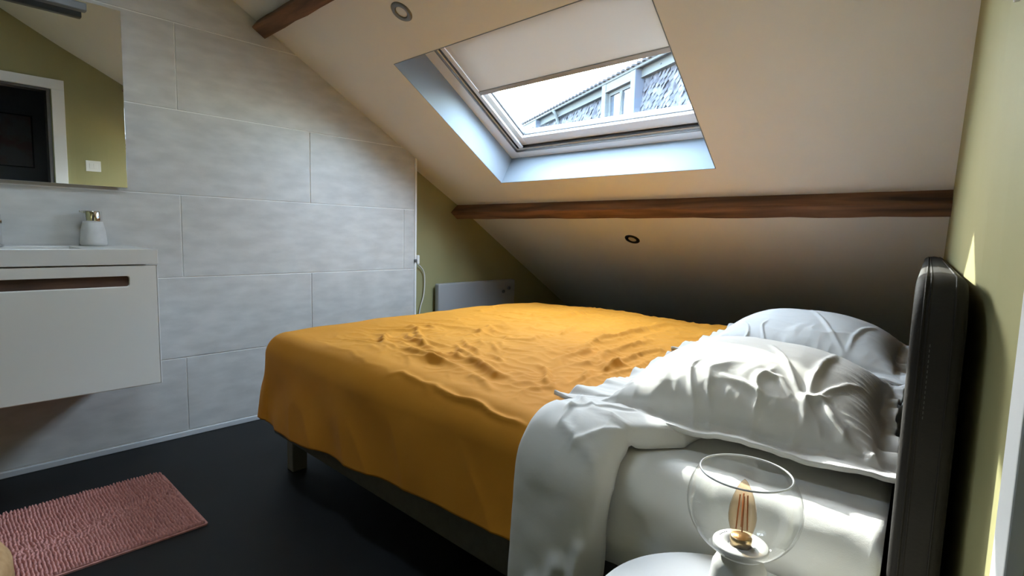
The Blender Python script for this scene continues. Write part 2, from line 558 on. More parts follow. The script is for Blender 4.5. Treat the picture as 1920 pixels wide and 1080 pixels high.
wh2 = box('wall_hall_side', (XE, 1.9, 0), (4.3, 2.05, C0), 'hall')
tag(wh2, 'dark charcoal end wall of the hall', 'wall', kind='structure')
hc = box('ceiling_hall', (XE - .02, -1.6, 2.5), (4.4, 2.1, 2.6), 'hall')
tag(hc, 'dark ceiling over the hall beyond the doorway', 'ceiling', kind='structure')
box('wall_upper', (XE - .01, .70, 0), (XE + .03, 2.05, 2.55), 'hall', wh2)
box('wall_upper', (XE - .01, -1.6, DZ), (XE + .03, .70, 2.55), 'hall', wh2)
pf = empty('framed_picture')
tag(pf, 'thin black framed dark picture hanging on the hall wall', 'picture')
PY0, PY1, PZ0, PZ1 = .16, .70, 1.40, 1.90
for (a, b_) in (((4.18, PY0, PZ0), (4.2, PY0 + .012, PZ1)), ((4.18, PY1 - .012, PZ0), (4.2, PY1, PZ1)), ((4.18, PY0, PZ0), (4.2, PY1, PZ0 + .012)), ((4.18, PY0, PZ1 - .012), (4.2, PY1, PZ1))):
    box('frame_bar', a, b_, 'black', pf, .001)
pic = noise_col(mat('dark_print', (.08, .06, .06)), (.22, .21, .215), (.22, .13, .13), 6, 4, lo=.45, hi=.6, rough=.5)
box('print', (4.19, PY0 + .01, PZ0 + .01), (4.199, PY1 - .01, PZ1 - .01), pic, pf)

# ------------------------------------------------------------------ exposed purlins
def beam(label, pts, x0, x1, seed):
    """old squared beam, a little wavy along its length"""
    bm = bmesh.new()
    rnd = random.Random(seed)
    n = 26
    rings = []
    c = np.mean(np.array(pts), axis=0)
    for i in range(n):
        x = x0 + (x1 - x0) * i / (n - 1)
        ring = []
        for k, p in enumerate(pts):
            dy = rnd.uniform(-.0025, .0025) if k in (1, 2) else 0
            dz = rnd.uniform(-.0025, .0025) if k in (1, 2) else 0
            ring.append(bm.verts.new((x, p[0] + dy, p[1] + dz)))
        rings.append(ring)
    k = len(pts)
    for i in range(n - 1):
        for a in range(k):
            b2 = (a + 1) % k
            bm.faces.new((rings[i][a], rings[i][b2], rings[i + 1][b2], rings[i + 1][a]))
    bm.faces.new(rings[0]); bm.faces.new(rings[-1][::-1])
    bmesh.ops.recalc_face_normals(bm, faces=bm.faces)
    bm.edges.ensure_lookup_table()
    es = [e for e in bm.edges if abs((e.verts[0].co - e.verts[1].co).normalized().x) > .9]
    bmesh.ops.bevel(bm, geom=es, offset=.005, segments=2, profile=.5, affect='EDGES')
    me = bpy.data.meshes.new('ceiling_beam'); bm.to_mesh(me); bm.free()
    o = link('ceiling_beam', me, 'wood')
    return tag(o, label, 'beam')
beam('long old brown wooden beam crossing the slope below the roof window', [(2.735, 1.292), (2.640, 1.207), (2.705, 1.158), (2.80, 1.243)], XW + .002, 2.79, 3)
beam('brown wooden beam high on the slope above the tiled wall', [(1.235, 2.180), (1.167, 2.085), (1.233, 2.043), (1.301, 2.138)], .001, 2.89, 4)

# ------------------------------------------------------------------ roof window
w1 = empty('window_1')
tag(w1, 'white roof window set deep in the sloping ceiling', 'roof window', kind='structure')
RT = .004  # lining board thickness
def wq(name, a, b_, c, d, t, m, parent):
    """board spanning four (x,s,d) points thickened along vector t"""
    P = [WP(*q) for q in (a, b_, c, d)]
    t = Vector(t)
    return hexa(name, P + [p + t for p in P], m, parent, .0015)
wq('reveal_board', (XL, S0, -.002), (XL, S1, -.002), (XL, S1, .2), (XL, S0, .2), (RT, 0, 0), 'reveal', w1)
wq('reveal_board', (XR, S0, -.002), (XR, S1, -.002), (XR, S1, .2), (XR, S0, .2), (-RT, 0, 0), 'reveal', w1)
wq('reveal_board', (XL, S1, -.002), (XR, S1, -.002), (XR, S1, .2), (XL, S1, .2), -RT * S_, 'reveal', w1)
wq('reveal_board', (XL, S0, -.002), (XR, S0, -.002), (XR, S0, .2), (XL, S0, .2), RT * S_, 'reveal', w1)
def bar(name, x0, x1, s0, s1, d0, d1, m, parent, bev=.004):
    c8 = [WP(x0, s0, d0), WP(x1, s0, d0), WP(x1, s1, d0), WP(x0, s1, d0), WP(x0, s0, d1), WP(x1, s0, d1), WP(x1, s1, d1), WP(x0, s1, d1)]
    return hexa(name, c8, m, parent, bev)
def ring4(name, x0, x1, s0, s1, wl_, wr2, wt, wb_, d0, d1, m, parent):
    bar(name, x0, x0 + wl_, s0, s1, d0, d1, m, parent)
    bar(name, x1 - wr2, x1, s0, s1, d0, d1, m, parent)
    bar(name, x0 + wl_, x1 - wr2, s1 - wb_, s1, d0, d1, m, parent)
    bar(name, x0 + wl_, x1 - wr2, s0, s0 + wt, d0, d1, m, parent)
FX0, FX1, FS0, FS1 = XL + .018, XR + .03, S0 + .004, S1 - .004
ring4('window_frame', FX0 - .05, FX1 + .02, FS0 - .05, FS1 + .05, .115, .115, .115, .105, .188, .30, 'frame', w1)
ring4('window_frame_bead', FX0 + .045, FX1 - .045, FS0 + .045, FS1 - .04, .03, .03, .03, .028, .205, .29, 'frame', w1)
ring4('gasket', FX0 + .0735, FX1 - .0735, FS0 + .0735, FS1 - .0665, .006, .006, .006, .006, .2035, .25, 'black', w1)
ring4('rebate_line', FX0 + .063 - .05 + .05, FX1 - .063, FS0 + .063, FS1 - .053, .003, .003, .003, .003, .1875, .2, 'ringgrey', w1)
sash = empty('sash'); sash.parent = w1
ring4('sash_bar', FX0 + .078, FX1 - .078, FS0 + .078, FS1 - .072, .075, .075, .075, .07, .222, .285, 'frame', sash)
ring4('glazing_bead', FX0 + .150, FX1 - .150, FS0 + .150, FS1 - .138, .014, .014, .014, .010, .24, .262, 'satin', sash)
bar('window_pane', FX0 + .150, FX1 - .150, FS0 + .150, FS1 - .138, .262, .268, 'pane', sash, 0)

# unseen roof window, added to light the vanity and side walls
w2 = empty('fill_window')
tag(w2, 'added unseen white roof window higher up the slope for fill daylight', 'roof window', kind='structure')
def sbar(name, x0, x1, s0, s1, d0, d1, m, parent, bev=.003):
    return hexa(name, [SP(x0, s0, d0), SP(x1, s0, d0), SP(x1, s1, d0), SP(x0, s1, d0), SP(x0, s0, d1), SP(x1, s0, d1), SP(x1, s1, d1), SP(x0, s1, d1)], m, parent, bev)
for (x0, x1, s0, s1) in ((X2L - .05, X2L + .05, S2A - .05, S2B + .05), (X2R - .05, X2R + .05, S2A - .05, S2B + .05), (X2L, X2R, S2A - .05, S2A + .05), (X2L, X2R, S2B - .05, S2B + .05)):
    sbar('window_frame', x0, x1, s0, s1, .19, .27, 'frame', w2)
sbar('window_pane', X2L + .04, X2R - .04, S2A + .04, S2B - .04, .228, .234, 'pane', w2, 0)
def portal(name, c, w, h):
    d = bpy.data.lights.new(name, 'AREA')
    d.shape = 'RECTANGLE'; d.size = w; d.size_y = h
    d.cycles.is_portal = True
    o = bpy.data.objects.new(name, d)
    o.matrix_world = Matrix.Translation(c) @ Matrix((Vector((1, 0, 0)), S_ * -1, N_)).transposed().to_4x4()
    COL.objects.link(o)
portal('fill_window_portal', SP((X2L + X2R) / 2, (S2A + S2B) / 2, .29), X2R - X2L, S2B - S2A)

rb = empty('roller_blind')
tag(rb, 'off-white roller blind drawn half down inside the roof window', 'blind')
BX0, BX1 = XL + .145, XR - .045
SB = 2.315
bar('blind_fabric', BX0, BX1, FS0 + .05, SB, .2035, .2045, 'blind', rb, 0)
bar('bottom_bar', BX0 - .004, BX1 + .004, SB - .012, SB + .014, .196, .209, 'blindbar', rb, .002)
bar('side_rail', BX0 - .030, BX0 - .001, FS0 + .05, FS1 - .076, .198, .21, 'frame', rb, .002)
bar('side_rail', BX1 + .001, BX1 + .030, FS0 + .05, FS1 - .076, .198, .21, 'frame', rb, .002)
bar('cassette', BX0 - .01, BX1 + .01, FS0 + .01, FS0 + .06, .17, .21, 'frame', rb, .006)
# sampling portal in the window opening
portal('window_portal', WP((XL + XR) / 2, (S0 + S1) / 2, .31), FX1 - FX0 + .1, FS1 - FS0)

# ------------------------------------------------------------------ recessed downlights
def downlight(x, s, plane_pt, nrm, ringmat, label):
    t = empty('downlight')
    tag(t, label, 'ceiling light')
    q = Vector((0, 0, 1)).rotation_difference(-nrm).to_matrix()
    CAPS[0] = False
    R = .05
    lathe('trim_ring', [(R * .56, .000), (R * .56, .004), (R * .62, .006), (R * .93, .005), (R, .001), (R, -.004), (R * .56, -.004), (R * .56, .0)], ringmat, t, 40, plane_pt, q)
    CAPS[0] = True
    lathe('lens', [(0.0005, .0018), (R * .45, .0016), (R * .565, .0005), (R * .565, -.004)], 'diff', t, 32, plane_pt, q)
    return t
downlight(0, 0, SP(.949, (Vector((0, 1.419, C0 + C1 * 1.419)) - O_).dot(S_), 0), N_, 'ringgrey', 'grey ringed recessed spotlight beside the roof window near the upper beam')
nl = Vector((0, .622, 1)).normalized()
yl = 3.075
downlight(0, 0, Vector((1.17, yl, zl - .622 * (yl - 2.8))), nl, 'black', 'black ringed recessed spotlight on the slope below the long beam')

# ------------------------------------------------------------------ house across the street
def build_house():
    h = empty('neighbour_house')
    tag(h, 'grey slate mansard house with white dormers seen through the roof window', 'house')
    yaw = math.radians(62.7)
    e = Vector((-math.sin(yaw), math.cos(yaw), 0)); n = Vector((e.y, -e.x, 0))   # n points away from the viewer
    Q = Vector((CAM.x, CAM.y, 0)) + n * 6.0
    def H(t, z, b_=0.0):
        return Q + e * t + n * b_ + Vector((0, 0, z))
    def hb(name, t0, t1, z0, z1, b0, b1, m, parent=h, bev=0.0):
        return hexa(name, [H(t0, z0, b0), H(t1, z0, b0), H(t1, z0, b1), H(t0, z0, b1), H(t0, z1, b0), H(t1, z1, b0), H(t1, z1, b1), H(t0, z1, b1)], m, parent, bev)
    T0, T1 = 2.0, 24.0
    back = lambda z: .05 + .14 * (z - 3.2)       # the steep slate face leans back
    # masonry below and the slate face itself
    hb('wall', T0, T1, -5, 3.0, .0, 5.0, 'house_wall')
    hexa('roof_deck', [H(T0, 3.0, back(3.0)), H(T1, 3.0, back(3.0)), H(T1, 3.0, 5), H(T0, 3.0, 5), H(T0, 4.55, back(4.55)), H(T1, 4.55, back(4.55)), H(T1, 4.55, 5), H(T0, 4.55, 5)], 'slate', h)
    rnd = random.Random(5)
    v, f = [], []
    z = 3.0
    row = 0
    while z < 4.32:
        t = 7.0 + (row % 2) * .07
        while t < 17.0:
            w = .062; hh = .15
            zz = z + rnd.uniform(-.012, .012); o = rnd.uniform(.004, .04); tw = rnd.uniform(-.02, .02)
            b0 = len(v)
            pts = [(-w, hh), (w, hh), (w, .04), (.0, -.02), (-w, .04)]
            for (a, c) in pts:
                lift = o * (1 - c / hh) + tw * a / w
                v.append(H(t + a, zz + c, back(zz + c) - .006 - lift))
            f.append(tuple(range(b0, b0 + 5)))
            t += .135
        z += .095; row += 1
    me = bpy.data.meshes.new('slate_shingles')
    me.from_pydata([tuple(p) for p in v], [], f)
    o = link('slate_shingles', me, 'slate', h); o['kind'] = 'stuff'
    # cornice, gutter and the row of tile ends above it
    D = .10
    hb('cornice', T0, T1, 4.245, 4.43, D, D + .3, 'house_trim', h, .01)
    hb('cornice_moulding', T0, T1, 4.235, 4.255, D - .025, D + .1, 'house_trim', h, .006)
    hb('soffit', T0, T1, 4.425, 4.44, -.02, D + .1, 'house_trim', h)
    tube('gutter', [H(T0, 4.42, -.03), H(12, 4.42, -.03), H(T1, 4.42, -.03)], .028, 'house_trim', h, 10)
    hexa('upper_roof', [H(T0, 4.435, -.06), H(T1, 4.435, -.06), H(T1, 4.75, 2.4), H(T0, 4.75, 2.4), H(T0, 4.465, -.06), H(T1, 4.465, -.06), H(T1, 4.80, 2.4), H(T0, 4.80, 2.4)], 'roof_tile', h)
    bm = bmesh.new()
    t = 7.5
    while t < 18:
        for (a, c) in ((0, 0), ):
            p = [H(t, 4.45, -.10), H(t + .10, 4.45, -.10), H(t + .10, 4.45, .1), H(t, 4.45, .1)]
            lo = [bm.verts.new(x) for x in p]
            hi = [bm.verts.new(x + Vector((0, 0, .05)) + e * (.02 if k in (0, 3) else -.02)) for k, x in enumerate(p)]
            bm.faces.new(lo); bm.faces.new(hi)
            for k in range(4):
                bm.faces.new((lo[k], lo[(k + 1) % 4], hi[(k + 1) % 4], hi[k]))
        t += .19
    me = bpy.data.meshes.new('tile_ends'); bm.to_mesh(me); bm.free()
    o = link('tile_ends', me, 'roof_tile', h); o['kind'] = 'stuff'
    for tz in (8.75, 8.35):
        hb('snow_hook', tz, tz + .02, 4.32, 4.34, D - .015, D + .01, 'house_cheek')
    tube('downpipe', [H(13.32, 4.40, -.05), H(13.32, 4.32, .02), H(13.40, 4.1, .14), H(13.45, 3.0, -.1)], .045, 'house_trim', h, 10)
    # dormers
    for t0, t1 in ((9.40, 10.73), (14.55, 15.9)):
        dm = empty('dormer'); dm.parent = h
        zt = 4.39
        hb('jamb', t0, t0 + .17, 3.0, zt, -.05, .12, 'house_trim', dm, .01)
        hb('jamb', t1 - .17, t1, 3.0, zt, -.05, .12, 'house_trim', dm, .01)
        hb('lintel', t0 + .17, t1 - .17, 4.23, zt, -.04, .12, 'house_trim', dm, .01)
        hb('lintel_moulding', t0 + .17, t1 - .17, 4.20, 4.23, -.06, .10, 'house_trim', dm, .006)
        hb('cheek', t0 - .004, t0 + .012, 3.0, 4.39, -.045, .4, 'house_cheek', dm)
        hb('cheek', t1 - .012, t1 + .004, 3.0, 4.39, -.045, .4, 'house_cheek', dm)
        hb('dormer_roof', t0 - .01, t1 + .01, zt, zt + .03, -.02, .4, 'house_trim', dm, .01)
        # two casements
        a0, a1 = t0 + .17, t1 - .17
        mid = (a0 + a1) / 2
        for (c0, c1, op) in ((a0, mid, 0), (mid, a1, 1)):
            cs = empty('casement'); cs.parent = dm
            bd = .055
            hb('stile', c0, c0 + bd, 3.0, 4.20, .04, .09, 'house_trim', cs, .006)
            hb('stile', c1 - bd, c1, 3.0, 4.20, .04, .09, 'house_trim', cs, .006)
            hb('rail', c0 + bd, c1 - bd, 4.13, 4.20, .04, .09, 'house_trim', cs, .006)
            hb('pane', c0 + bd, c1 - bd, 3.0, 4.13, .07, .08, 'house_pane', cs)
        # the half-open leaf
        p0 = mid + .06; p1 = mid + .20
        hexa('open_leaf', [H(p0, 3.0, .03), H(p0 + .05, 3.0, .03), H(p1, 3.0, .06), H(p1 - .05, 3.0, .06), H(p0 - .12, 4.1, .03), H(p0 - .07, 4.1, .03), H(p1 - .12, 4.1, .06), H(p1 - .17, 4.1, .06)], 'house_trim', dm)
    return h
build_house()
st = box('ground', (-40, -40, -7.2), (40, 40, -7), mat('asphalt_street', (.05, .05, .052), .9))  # unseen street, added to cut the light reaching the house front
tag(st, 'unseen dark asphalt street far below, added to dim the house front', 'street', kind='structure')

# ------------------------------------------------------------------ bed
SK = -.0775
def hx(x, y, y_ref=.95): return x + SK * (y - y_ref)       # the head end follows the skewed wall
bed = empty('bed')
tag(bed, 'double bed with dark brown padded headboard and taupe base', 'bed')
hexa('base', [(.592, .985, .13), (2.845, .985, .13), (hx(2.845, 2.74), 2.74, .13), (.592, 2.74, .13),
              (.592, .985, .335), (2.845, .985, .335), (hx(2.845, 2.74), 2.74, .335), (.592, 2.74, .335)], 'fabric_dark', bed, .012, 3)
for (x, y) in ((.712, .992), (2.45, .992), (.712, 2.66), (2.45, 2.66)):
    box('leg', (x, y, 0), (x + .052, y + .066, .134), 'legmetal', bed, .003)
# headboard: a padded slab, rounded at its top corners
def headboard():
    n_s, n_c = 220, 40
    Y0h, Y1h, zt, zb = .945, 2.78, 1.0, .06
    R = .085
    # outline path in (y,z): up the near end, over the top, down the far end
    out = []
    for z in np.linspace(zb, zt - R, 30): out.append((Y0h, z))
    for a in np.linspace(0, math.pi / 2, 16)[1:]: out.append((Y0h + R - R * math.cos(a), zt - R + R * math.sin(a)))
    for y in np.linspace(Y0h + R, Y1h - R, 60)[1:]: out.append((y, zt))
    for a in np.linspace(0, math.pi / 2, 16)[1:]: out.append((Y1h - R + R * math.sin(a), zt - R + R * math.cos(a)))
    for z in np.linspace(zt - R, zb, 30)[1:]: out.append((Y1h, z))
    T = .062; er = .014
    cy, cz = (Y0h + Y1h) / 2, .5
    # section across the thickness: (inset from outline, x offset)
    sec = [(.40, 0.0), (.06, 0.0)]
    for a in np.linspace(0, math.pi / 2, 7): sec.append((er - er * math.sin(a), er - er * math.cos(a)))
    sec.append((-.003, T / 2))
    for a in np.linspace(0, math.pi / 2, 7): sec.append((er - er * math.cos(a), T - er + er * math.sin(a)))
    sec += [(.06, T), (.40, T)]
    v, f = [], []
    P = np.array(out)
    tan = np.gradient(P, axis=0); tan /= np.linalg.norm(tan, axis=1, keepdims=True) + 1e-9
    nin = np.stack([tan[:, 1], -tan[:, 0]], 1)          # towards the inside
    for i, (y, z) in enumerate(out):
        for (ins, xo) in sec:
            yy, zz = y + nin[i, 0] * ins, z + nin[i, 1] * ins
            if ins > .3: yy, zz = min(max(y, Y0h + .35), Y1h - .35), min(z, .62)
            v.append((hx(2.852 + xo, yy), yy, max(zz, zb)))
    k = len(sec)
    f = gridfaces(len(out), k)
    # close both broad faces
    f.append(tuple(i * k for i in range(len(out))))
    f.append(tuple(i * k + k - 1 for i in range(len(out)))[::-1])
    f.append(tuple(range(k))[::-1]); f.append(tuple((len(out) - 1) * k + j for j in range(k)))
    hb = pymesh('headboard', v, f, 'leather', bed, True)
    for xo, nm in ((.013, 'seam'), (.019, 'seam'), (T - .014, 'seam')):
        tube(nm, [(hx(2.852 + xo, y), y - (nin[i, 0] * .0005), z - nin[i, 1] * .0005) for i, (y, z) in enumerate(out)], .0016, 'leather', hb, 6)
    # stitches along the front seam
    bm = bmesh.new()
    for i in range(0, 75):
        s0 = .80 + i * .0075
        if s0 > .905: break
        a = Vector((hx(2.852 + .024, Y0h), Y0h - .0012, s0))
        ret = bmesh.ops.create_cube(bm, size=1, matrix=Matrix.Translation(a) @ Matrix.Diagonal((.0012, .0016, .0042, 1)))
    me = bpy.data.meshes.new('stitching'); bm.to_mesh(me); bm.free()
    o = link('stitching', me, 'thread', hb); o['kind'] = 'stuff'
headboard()

def drape(a, b_, X0, Y0, Y1, zt, r, flare=.06):
    da = np.maximum(X0 - a, 0)
    dn = np.maximum(Y0 - b_, 0); df = np.maximum(b_ - Y1, 0)
    db = np.maximum(dn, df); sg = np.where(df > dn, 1.0, -1.0)
    d = np.hypot(da, db) + 1e-9
    ux, uy = -da / d, sg * db / d
    arc = r * math.pi / 2
    ph = np.minimum(d / r, math.pi / 2)
    ex = np.maximum(d - arc, 0)
    hor = r * np.sin(ph) + flare * ex
    drop = r * (1 - np.cos(ph)) + ex * .998
    x = np.maximum(a, X0) + ux * hor
    y = np.clip(b_, Y0, Y1) + uy * hor
    return np.stack([x, y, zt - drop], 2), d

# mattress under a fitted sheet
mt = empty('mattress')
tag(mt, 'thick mattress under a white fitted sheet on the taupe bed base', 'mattress')
n, m = 150, 130
a = np.linspace(.42, 2.845, n)[:, None] * np.ones((1, m))
bb = np.linspace(1.03 - .29, 2.70 + .29, m)[None, :] * np.ones((n, 1))
P, d = drape(a, bb, .66, 1.032, 2.67, .582, .076, -.05)
P[..., 0] = np.where(P[..., 0] > 2.6, P[..., 0] + SK * (P[..., 1] - .95) * sstep(2.3, 2.84, P[..., 0]), P[..., 0])
P[..., 2] = np.maximum(P[..., 2], .338)
N = gridnormals(P)
side = sstep(.02, .10, d)
h_ = .004 * fbm(a * 4, bb * 4, 3) + side * .006 * ridged(a * 5 + bb * 4, bb * 14 + 3) + .006 * np.exp(-((P[..., 2] - .40) / .02) ** 2) * (side > .5) * (1 + fbm(a * 8, bb * 0 + 2, 2)) + side * .008 * ridged(a * 7 + bb * 3, bb * 5 + 9)
P = P + N * h_[..., None]
v = P.reshape(-1, 3).tolist(); f = gridfaces(n, m)
sh = pymesh('fitted_sheet', v, f, 'sheet', mt, True, normals=False)
sh.modifiers.new('thickness', 'SOLIDIFY').thickness = .004
hexa('mattress_core', [(.63, 1.01, .337), (2.83, 1.01, .337), (hx(2.83, 2.72), 2.72, .337), (.63, 2.72, .337), (.63, 1.04, .55), (2.83, 1.04, .55), (hx(2.83, 2.66), 2.66, .55), (.63, 2.66, .55)], 'sheet', mt, .02, 3)

# duvet: ochre cover, its white reverse turned back at the head end
dv = empty('duvet')
tag(dv, 'ochre yellow duvet with white reverse spread over the bed', 'duvet')
WR = [(13, 20, [(1.291, 1.157), (1.427, 1.142), (1.558, 1.137), (1.676, 1.133)]), (13, 18, [(1.619, 1.231), (1.742, 1.185), (1.824, 1.153), (1.861, 1.174)]),
      (8, 13, [(1.505, 1.232), (1.596, 1.205), (1.637, 1.203)]), (10, 15, [(1.053, 1.376), (1.165, 1.312), (1.296, 1.258), (1.465, 1.213)]),
      (10, 15, [(0.958, 1.483), (1.188, 1.34), (1.332, 1.267), (1.442, 1.302)]), (9, 15, [(0.968, 1.274), (1.06, 1.263), (1.233, 1.152), (1.299, 1.137)]),
      (7, 13, [(1.407, 1.355), (1.534, 1.265), (1.646, 1.237), (1.623, 1.286)]), (7, 13, [(1.365, 1.44), (1.506, 1.346), (1.608, 1.295)]),
      (7, 16, [(1.322, 1.498), (1.307, 1.558), (1.207, 1.739)]), (6, 12, [(1.493, 1.454), (1.625, 1.368)]), (5, 12, [(1.53, 0.96), (1.563, 0.98), (1.636, 0.98), (1.738, 0.96)]),
      (1.5, 9, [(0.899, 1.034), (1.1, 0.998), (1.25, 0.994), (1.435, 0.976), (1.534, 0.974)]), (6, 15, [(1.729, 1.128), (1.85, 1.07), (1.91, 1.051)]),
      (12, 22, [(1.272, 2.091), (1.245, 2.309), (1.194, 2.611)]), (13, 20, [(1.794, 1.606), (1.756, 1.796), (1.756, 2.029), (1.738, 2.333), (1.747, 2.505)]),
      (8, 18, [(1.865, 1.385), (1.835, 1.564), (1.824, 1.736)]), (10, 18, [(1.933, 1.461), (1.897, 1.664), (1.891, 1.847), (1.896, 2.033)]),
      (12, 18, [(2.036, 1.482), (1.997, 1.663), (1.992, 1.802), (2.009, 1.884)]), (9, 12, [(1.935, 1.566), (2.015, 1.458), (2.01, 1.523), (1.964, 1.653)]),
      (8, 15, [(1.838, 1.355), (1.944, 1.25), (2.018, 1.18)]), (7, 14, [(1.397, 1.605), (1.515, 1.551), (1.584, 1.56), (1.566, 1.685), (1.567, 1.765)]),
      (6, 15, [(1.428, 1.77), (1.343, 1.956)]), (8, 12, [(1.522, 1.882), (1.6, 1.804), (1.487, 2.029)]), (6, 12, [(1.609, 1.336), (1.73, 1.284)]),
      (7, 12, [(2.028, 1.264), (2.021, 1.335), (1.996, 1.437)]), (6, 16, [(1.14, 2.048), (1.201, 2.188)]), (9, 14, [(0.798, 2.023), (0.859, 2.028), (0.797, 2.175), (0.714, 2.321)]),
      (9, 9, [(1.70, 0.985), (1.856, 0.969), (1.945, 0.963), (2.051, 0.95), (2.11, 0.95)])]
DX0, DYN, DYF, DZT, DR = .685, 1.02, 2.69, .604, .10
n, m = 300, 400
A0, A1 = .35, 2.22
ai = np.linspace(A0, A1, n)
hang = np.interp(ai, [.35, .45, .55, .65, .80, 1.0, 1.4, 2.1, 2.3], [.30, .36, .41, .44, .445, .435, .40, .355, .35])    # hem length on the near side
u = np.linspace(0, 1, m)
a = ai[:, None] * np.ones((1, m))
lo = (DYN - hang)[:, None]; hi = np.full((n, 1), DYF + .33)
bb = lo + (hi - lo) * u[None, :]
P, d = drape(a, bb, DX0, DYN, DYF, DZT, DR, .05)
top = 1 - sstep(.03, .16, d)
N = gridnormals(P)
h_ = .020 * np.exp(-((a - 1.3) / .9) ** 2 - ((bb - 1.9) / .8) ** 2) * top
h_ = h_ + .012 * fbm(a * 1.6 + 3, bb * 1.6, 3)
wx1 = a + .05 * fbm(a * 3, bb * 3 + 5, 3); wy1 = bb + .05 * fbm(a * 3 + 9, bb * 3, 3)
left = 1 - sstep(1.45, 1.9, a + .25 * (bb - 1.5))
body = sstep(.75, 1.05, a) * sstep(.98, 1.12, bb)
h_ = h_ + top * body * left * .0105 * ridged(wx1 * 3.2 + 2, wy1 * 9.5) * (.5 + .8 * np.clip(fbm(a * 2.3 + 20, bb * 2.3, 2) + .3, 0, 1))
h_ = h_ + top * body * (1 - left) * .0105 * ridged(wx1 * 11 + .12 * wy1, wy1 * 2.6) * (.5 + .8 * np.clip(fbm(a * 2 + 2, bb * 2 + 31, 2) + .3, 0, 1))
h_ = h_ + top * body * .003 * ridged(wx1 * 14 + wy1 * 5, wy1 * 16 - wx1 * 4)
for amp, w, pts in WR:
    jit = .012 * fbm(a * 9 + amp, bb * 9 + w, 2)
    dist, tp = segfield(a + jit, bb + jit, pts)
    h_ = h_ + tp * amp * .0016 * np.exp(-(dist / (w * .00085)) ** 2)
    h_ = h_ - tp * amp * .00022 * np.exp(-((dist - w * .0022) / (w * .0014)) ** 2)
side = sstep(.12, .30, d)
h_ = h_ + side * (.010 * np.sin(a * 13 + 2.5 * fbm(a * 2, bb * 2, 2) + bb * 3) * sstep(.14, .45, d) + .006 * ridged(a * 3.4 + bb * 2.2, bb * 2.0 + 4) + .012 * fbm(a * 2.2, bb * 1.5 + 40, 2))
P = P + N * h_[..., None]
P[..., 2] += side * .012 * fbm(a * 5, bb * 0 + 3.3, 2) * sstep(.3, .45, d)
P[..., 2] = np.maximum(P[..., 2], .10)
v = P.reshape(-1, 3).tolist(); f = gridfaces(n, m)
dc = pymesh('duvet_cover', v, f, 'ochre', dv, True, normals=False)
sm = dc.modifiers.new('thickness', 'SOLIDIFY'); sm.thickness = .018; sm.offset = -1

# turned-back part: a soft white roll
n, m = 110, 380
u = np.linspace(-1, 1, n)
lo, hi = DYN - .68, DYF + .30
bi = np.linspace(lo, hi, m)
al = np.interp(bi, [lo, .80, .95, 1.05, 1.3, 2.7, hi], [2.140, 2.135, 2.135, 2.13, 2.14, 2.14, 2.14]) + .006 * np.sin(bi * 9)
ar = np.interp(bi, [lo, .6, .75, .88, .95, 1.0, 1.05, 1.10, 1.4, 2.7, hi], [2.345, 2.355, 2.372, 2.385, 2.372, 2.372, 2.42, 2.465, 2.46, 2.42, 2.42])
ar = ar + .006 * np.sin(bi * 21) * (bi < 1.2)
ac, hw = (al + ar) / 2, (ar - al) / 2
sgn = np.sign(u) * np.abs(u) ** .8
a = ac[None, :] + hw[None, :] * np.sin(u * math.pi / 2)[:, None]
bb = bi[None, :] * np.ones((n, 1))
P, d = drape(a, bb, .3, DYN + .005, DYF, DZT + .004, DR + .01, .03)
N = gridnormals(P)
prof = np.clip(1 - np.abs(u) ** 3.2, 0, 1)[:, None] ** .5
th = np.interp(bi, [lo, .7, .95, 1.1, 1.4, 2.7, hi], [.045, .05, .05, .030, .014, .012, .012])[None, :]
h_ = -.022 + (th + .02) * prof
side = sstep(.05, .2, d)
h_ = h_ + prof * (.006 * fbm(a * 5, bb * 5, 3) + .004 * ridged(a * 9 + bb * 4, bb * 9) * (1 - side))
# pressed-in diamond creases on the top, soft vertical folds on the hanging part
for c in ([(2.17, 1.10), (2.27, 1.02), (2.40, 1.00)], [(2.22, 1.00), (2.33, 1.10)], [(2.20, 1.07), (2.24, .96), (2.36, .92)], [(2.30, .93), (2.42, 1.03)]):
    h_ = h_ + .007 * np.exp(-(segdist(a, bb, c) / .0065) ** 2)
for c in ([(2.30, .70), (2.27, .60), (2.33, .50), (2.36, .42)], [(2.24, .62), (2.30, .48), (2.34, .40)], [(2.36, .75), (2.33, .62)]):
    h_ = h_ + .016 * np.exp(-(segdist(a, bb, c) / .022) ** 2) * prof
h_ = h_ + prof * side * (.010 * np.sin(a * 26 + 1.5 * fbm(a * 3, bb * 3, 2)) * sstep(.25, .6, d))
P = P + N * h_[..., None]
v = P.reshape(-1, 3).tolist(); f = gridfaces(n, m)
cf = pymesh('turned_back_edge', v, f, 'linen', dv, True, normals=False)
cf['label'] = 'white reverse of the duvet turned back'
sm = cf.modifiers.new('thickness', 'SOLIDIFY'); sm.thickness = .012; sm.offset = -1

